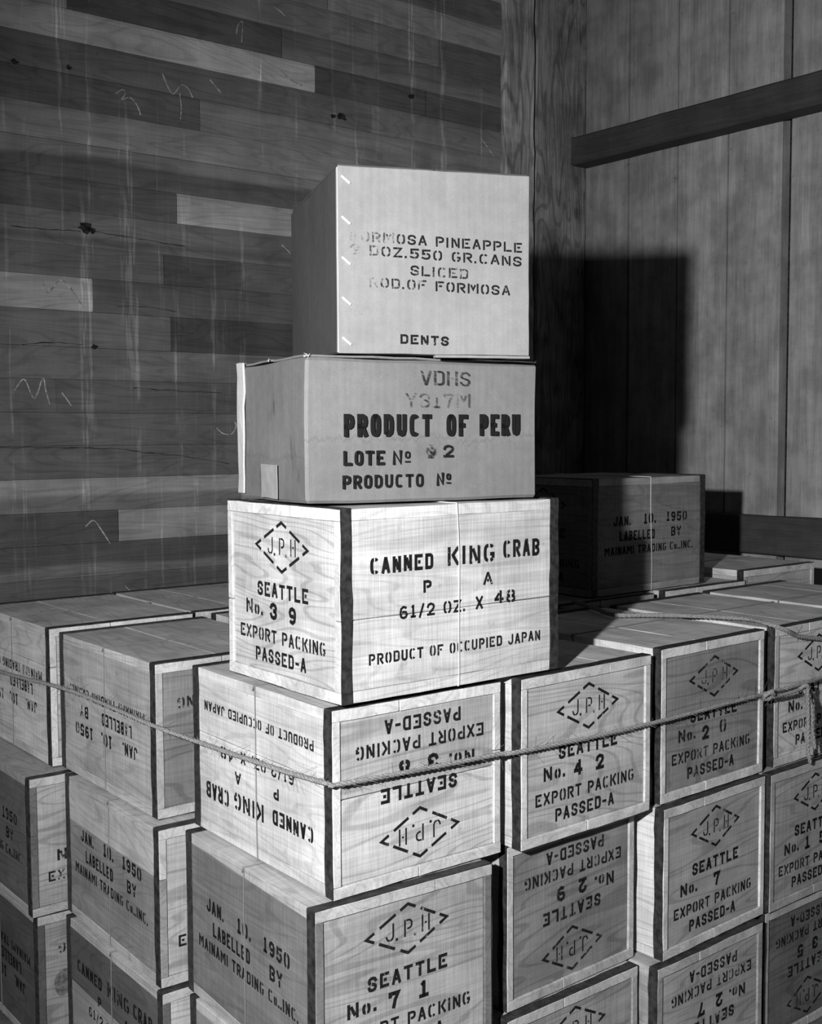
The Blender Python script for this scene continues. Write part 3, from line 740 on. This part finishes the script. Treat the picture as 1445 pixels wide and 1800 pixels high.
for (x, y) in ((.0, pd), (.003, pd - .004), (-.002, .12), (0, .004), (pw, .001), (pw - .003, 0), (.004, 0)):
    for k in range(3):
        p = Vector((x, y, ph + .001)); e = Vector((rf.uniform(-.005, .005), rf.uniform(-.006, .006), rf.uniform(.001, .006)))
        add_tube(bm, [p, p + e * .6, p + e + Vector((rf.uniform(-.003, .003), 0, -.001))], [.0007, .0005, .0002], 4)
link('torn_fibre', mesh_of(bm, 'torn_fibre'), M['edge'], t)
def peru(acc):
    fr = lambda s, q: (s, -.0040, q); r = random.Random(5)
    text('VDHS', .166, .243, .1565, .0195, acc, fr, r, .13, 2); text('Y317M', .143, .243, .1265, .0190, acc, fr, r, .13, 3, fades=[2, 2, 3, 3, 3])
    text('PRODUCT', .0515, .183, .0875, .0300, acc, fr, r, .21, 0, True, jit=0); text('OF', .206, .240, .0875, .0300, acc, fr, r, .21, 0, True, jit=0); text('PERU', .259, .326, .0880, .0300, acc, fr, r, .21, 0, True, jit=0)
    text('LOTE', .0505, .111, .0500, .0195, acc, fr, r, .21, 0, True, jit=0); text('Nº', .123, .152, .0500, .0195, acc, fr, r, .21, 0, True, jit=0)
    text('#', .174, .190, .0580, .0195, acc, fr, r, .30, 2); text('2', .201, .217, .0590, .0170, acc, fr, r, .20, 1)
    text('PRODUCTO', .049, .170, .0195, .0180, acc, fr, r, .21, 0, True, jit=0); text('Nº', .190, .214, .0205, .0180, acc, fr, r, .21, 0, True, jit=0)
v, f, m = [], [], []; peru((v, f, m))
me = bpy.data.meshes.new('printed_lettering'); me.from_pydata(v, [], f); link('printed_lettering', me, INK, body); me.polygons.foreach_set('material_index', m)

QB = PB + ph + .0050
qw, qd, qh = .2628, .3334, .2375
t = thing('carton', 'smooth cardboard carton on top of the stack, stencilled FORMOSA PINEAPPLE', 'carton', (-.0930, 1.5250, QB + CZ), .2759)
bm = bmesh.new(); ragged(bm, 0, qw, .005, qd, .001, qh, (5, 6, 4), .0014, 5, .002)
link('body', mesh_of(bm, 'body'), M['card_shaded'], t)
bm = bmesh.new(); add_box(bm, 0, .0012, 0, .0046, .002, qh - .001, (0, 0, 10), .0003, 3, 0)
edge_ = mesh_of(bm, 'cut_edge')
bm = bmesh.new(); add_box(bm, .0013, qw, 0, .0046, .001, qh + .0015, (8, 0, 8), .0009, 3, .0006)
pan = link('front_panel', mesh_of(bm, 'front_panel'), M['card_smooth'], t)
link('cut_edge', edge_, M['edge'], pan)
bm = bmesh.new()
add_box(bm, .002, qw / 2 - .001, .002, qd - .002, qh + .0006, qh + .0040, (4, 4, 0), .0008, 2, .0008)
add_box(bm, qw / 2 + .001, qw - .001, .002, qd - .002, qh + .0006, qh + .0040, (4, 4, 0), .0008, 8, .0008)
link('top_flap', mesh_of(bm, 'top_flap'), M['card_shaded'], t)
bm = bmesh.new(); add_box(bm, qw * .50, qw + .001, -.0012, .010, -.0030, .0004, (5, 0, 0), .0007, 4, .0006)
link('bottom_flap', mesh_of(bm, 'bottom_flap'), M['card_smooth'], t)
for k in range(5):
    z = qh - .012 - k * .0512; x = .0065
    bm = bmesh.new(); p, q = Vector((x, -.0012, z)), Vector((x + .0105, -.0012, z - .0085))
    d = (q - p).normalized(); n_ = Vector((d.z, 0, -d.x)) * .0014
    add_tube(bm, [p + Vector((0, .002, 0)), p, q, q + Vector((0, .002, 0))], [.0010, .0016, .0016, .0010], 6)
    link('staple', mesh_of(bm, 'staple'), M['staple'], t)
def pine(acc):
    fr = lambda s, q: (s, -.0011, q); r = random.Random(6)
    text('FORMOSA PINEAPPLE', .0166, .252, .1445, .0130, acc, fr, r, .19, 1, slope=-.030, fades=[4, 4, 3, 2, 2, 1, 1, 0, 0, 0, 0, 0, 0, 0, 0, 0, 0])
    text('2 DOZ.550 GR.CANS', .0166, .2515, .1272, .0130, acc, fr, r, .19, 1, slope=-.034, fades=[4, 0, 3, 2, 1, 1, 1, 1, 1, 0, 1, 1, 1, 0, 0, 0, 0])
    text('SLICED', .097, .176, .1028, .0130, acc, fr, r, .19, 1, slope=-.03)
    text('PROD.OF FORMOSA', .0270, .235, .0864, .0130, acc, fr, r, .19, 1, slope=-.03, fades=[-1, 4, 2, 1, 1, 1, 1, 0, 1, 1, 1, 1, 1, 0, 1])
    text('DENTS', .083, .149, .0140, .0125, acc, fr, r, .23, 0, slope=-.03)
v, f, m = [], [], []; pine((v, f, m))
me = bpy.data.meshes.new('stencil_lettering'); me.from_pydata(v, [], f); link('stencil_lettering', me, INK, pan); me.polygons.foreach_set('material_index', m)

# ------------------------------------------------------------------ ropes
def rope(name, label, pts, r, fuzz, seed, extra=()):
    rng = random.Random(seed); bm = bmesh.new()
    o = bpy.data.objects.new(name, bpy.data.meshes.new(name))
    for path in (pts,) + tuple(extra):
        c = spline(path, .0035); dist = 0
        strands = [[], [], []]
        for i, p in enumerate(c):
            if i: dist += (p - c[i - 1]).length
            d = (c[min(i + 1, len(c) - 1)] - c[max(i - 1, 0)]).normalized()
            a = d.cross(Vector((0, 0, 1))); a = a.normalized() if a.length > .05 else Vector((1, 0, 0)); b_ = d.cross(a)
            for k in range(3):
                an = 2 * math.pi * (k / 3 + dist / .026)
                strands[k].append(p + (a * math.cos(an) + b_ * math.sin(an)) * r * .5)
        for s_ in strands: add_tube(bm, s_, r * .56, 6)
        for k in range(int(len(c) * fuzz)):
            i = rng.randrange(len(c) - 2); d = (c[i + 1] - c[i]).normalized()
            q = Vector((rng.gauss(0, 1), rng.gauss(0, 1), rng.gauss(0, 1))).normalized()
            p = c[i] + q * r * .8; ln = rng.choice((.006, .008, .012, .025))
            add_tube(bm, [p, p + (q * .5 + d * .8) * ln * .5, p + (q * .8 + d * rng.uniform(.3, 1.2)) * ln], .00022, 3, False)
    me = mesh_of(bm, name, True); me.materials.append(M['rope']); o.data = me; COL.objects.link(o)
    o.location = (0, 0, CZ); o.rotation_euler = (0, 0, YAW)
    o['label'] = label; o['category'] = 'rope'
    return o
ro = .0036
main = [(.790, 2.47, -.470), (.793, 2.225, -.460), (.794, 2.047, -.448), (.800, 1.905, -.445), (.803, 1.66, -.448), (.818, 1.584, -.454), (.829, 1.401, -.453), (.834, 1.293, -.450), (.8365, 1.225, -.446),
        (.845, 1.212, -.446), (.975, 1.208, -.450), (1.109, 1.203, -.452), (1.147, 1.193, -.452), (1.30, 1.196, -.457), (1.431, 1.200, -.459), (1.50, 1.203, -.460), (1.725, 1.211, -.459), (1.752, 1.205, -.456), (1.80, 1.207, -.456), (1.842, 1.203, -.454), (2.05, 1.21, -.447), (2.2, 1.21, -.44)]
kn = [(1.738, 1.201, -.459), (1.748, 1.190, -.449), (1.756, 1.198, -.463), (1.745, 1.207, -.466), (1.742, 1.193, -.452), (1.757, 1.192, -.457)]
dbl = [(1.757, 1.196, -.462), (1.80, 1.197, -.463), (1.838, 1.195, -.460)]
tail = [(1.836, 1.196, -.460), (1.846, 1.186, -.451), (1.852, 1.188, -.470), (1.858, 1.190, -.520), (1.862, 1.192, -.570), (1.872, 1.193, -.600)]
tail2 = [(1.850, 1.194, -.462), (1.866, 1.190, -.49), (1.872, 1.191, -.53), (1.884, 1.192, -.575)]
rope('rope', 'hairy sisal rope lashed round the top tier, knotted at the right', main, ro, .75, 1, (kn, dbl, tail, tail2))
top = [(1.742, 1.66, -.342), (1.700, 1.56, -.342), (1.668, 1.482, -.342), (1.709, 1.434, -.341), (1.753, 1.388, -.341), (1.795, 1.335, -.342), (1.815, 1.290, -.3415), (1.792, 1.236, -.3400), (1.806, 1.2065, -.3500), (1.850, 1.2120, -.366), (1.90, 1.2150, -.376), (2.0, 1.2180, -.392)]
rope('rope', 'loose rope end lying across the lids at the right', top, .0042, .7, 2)
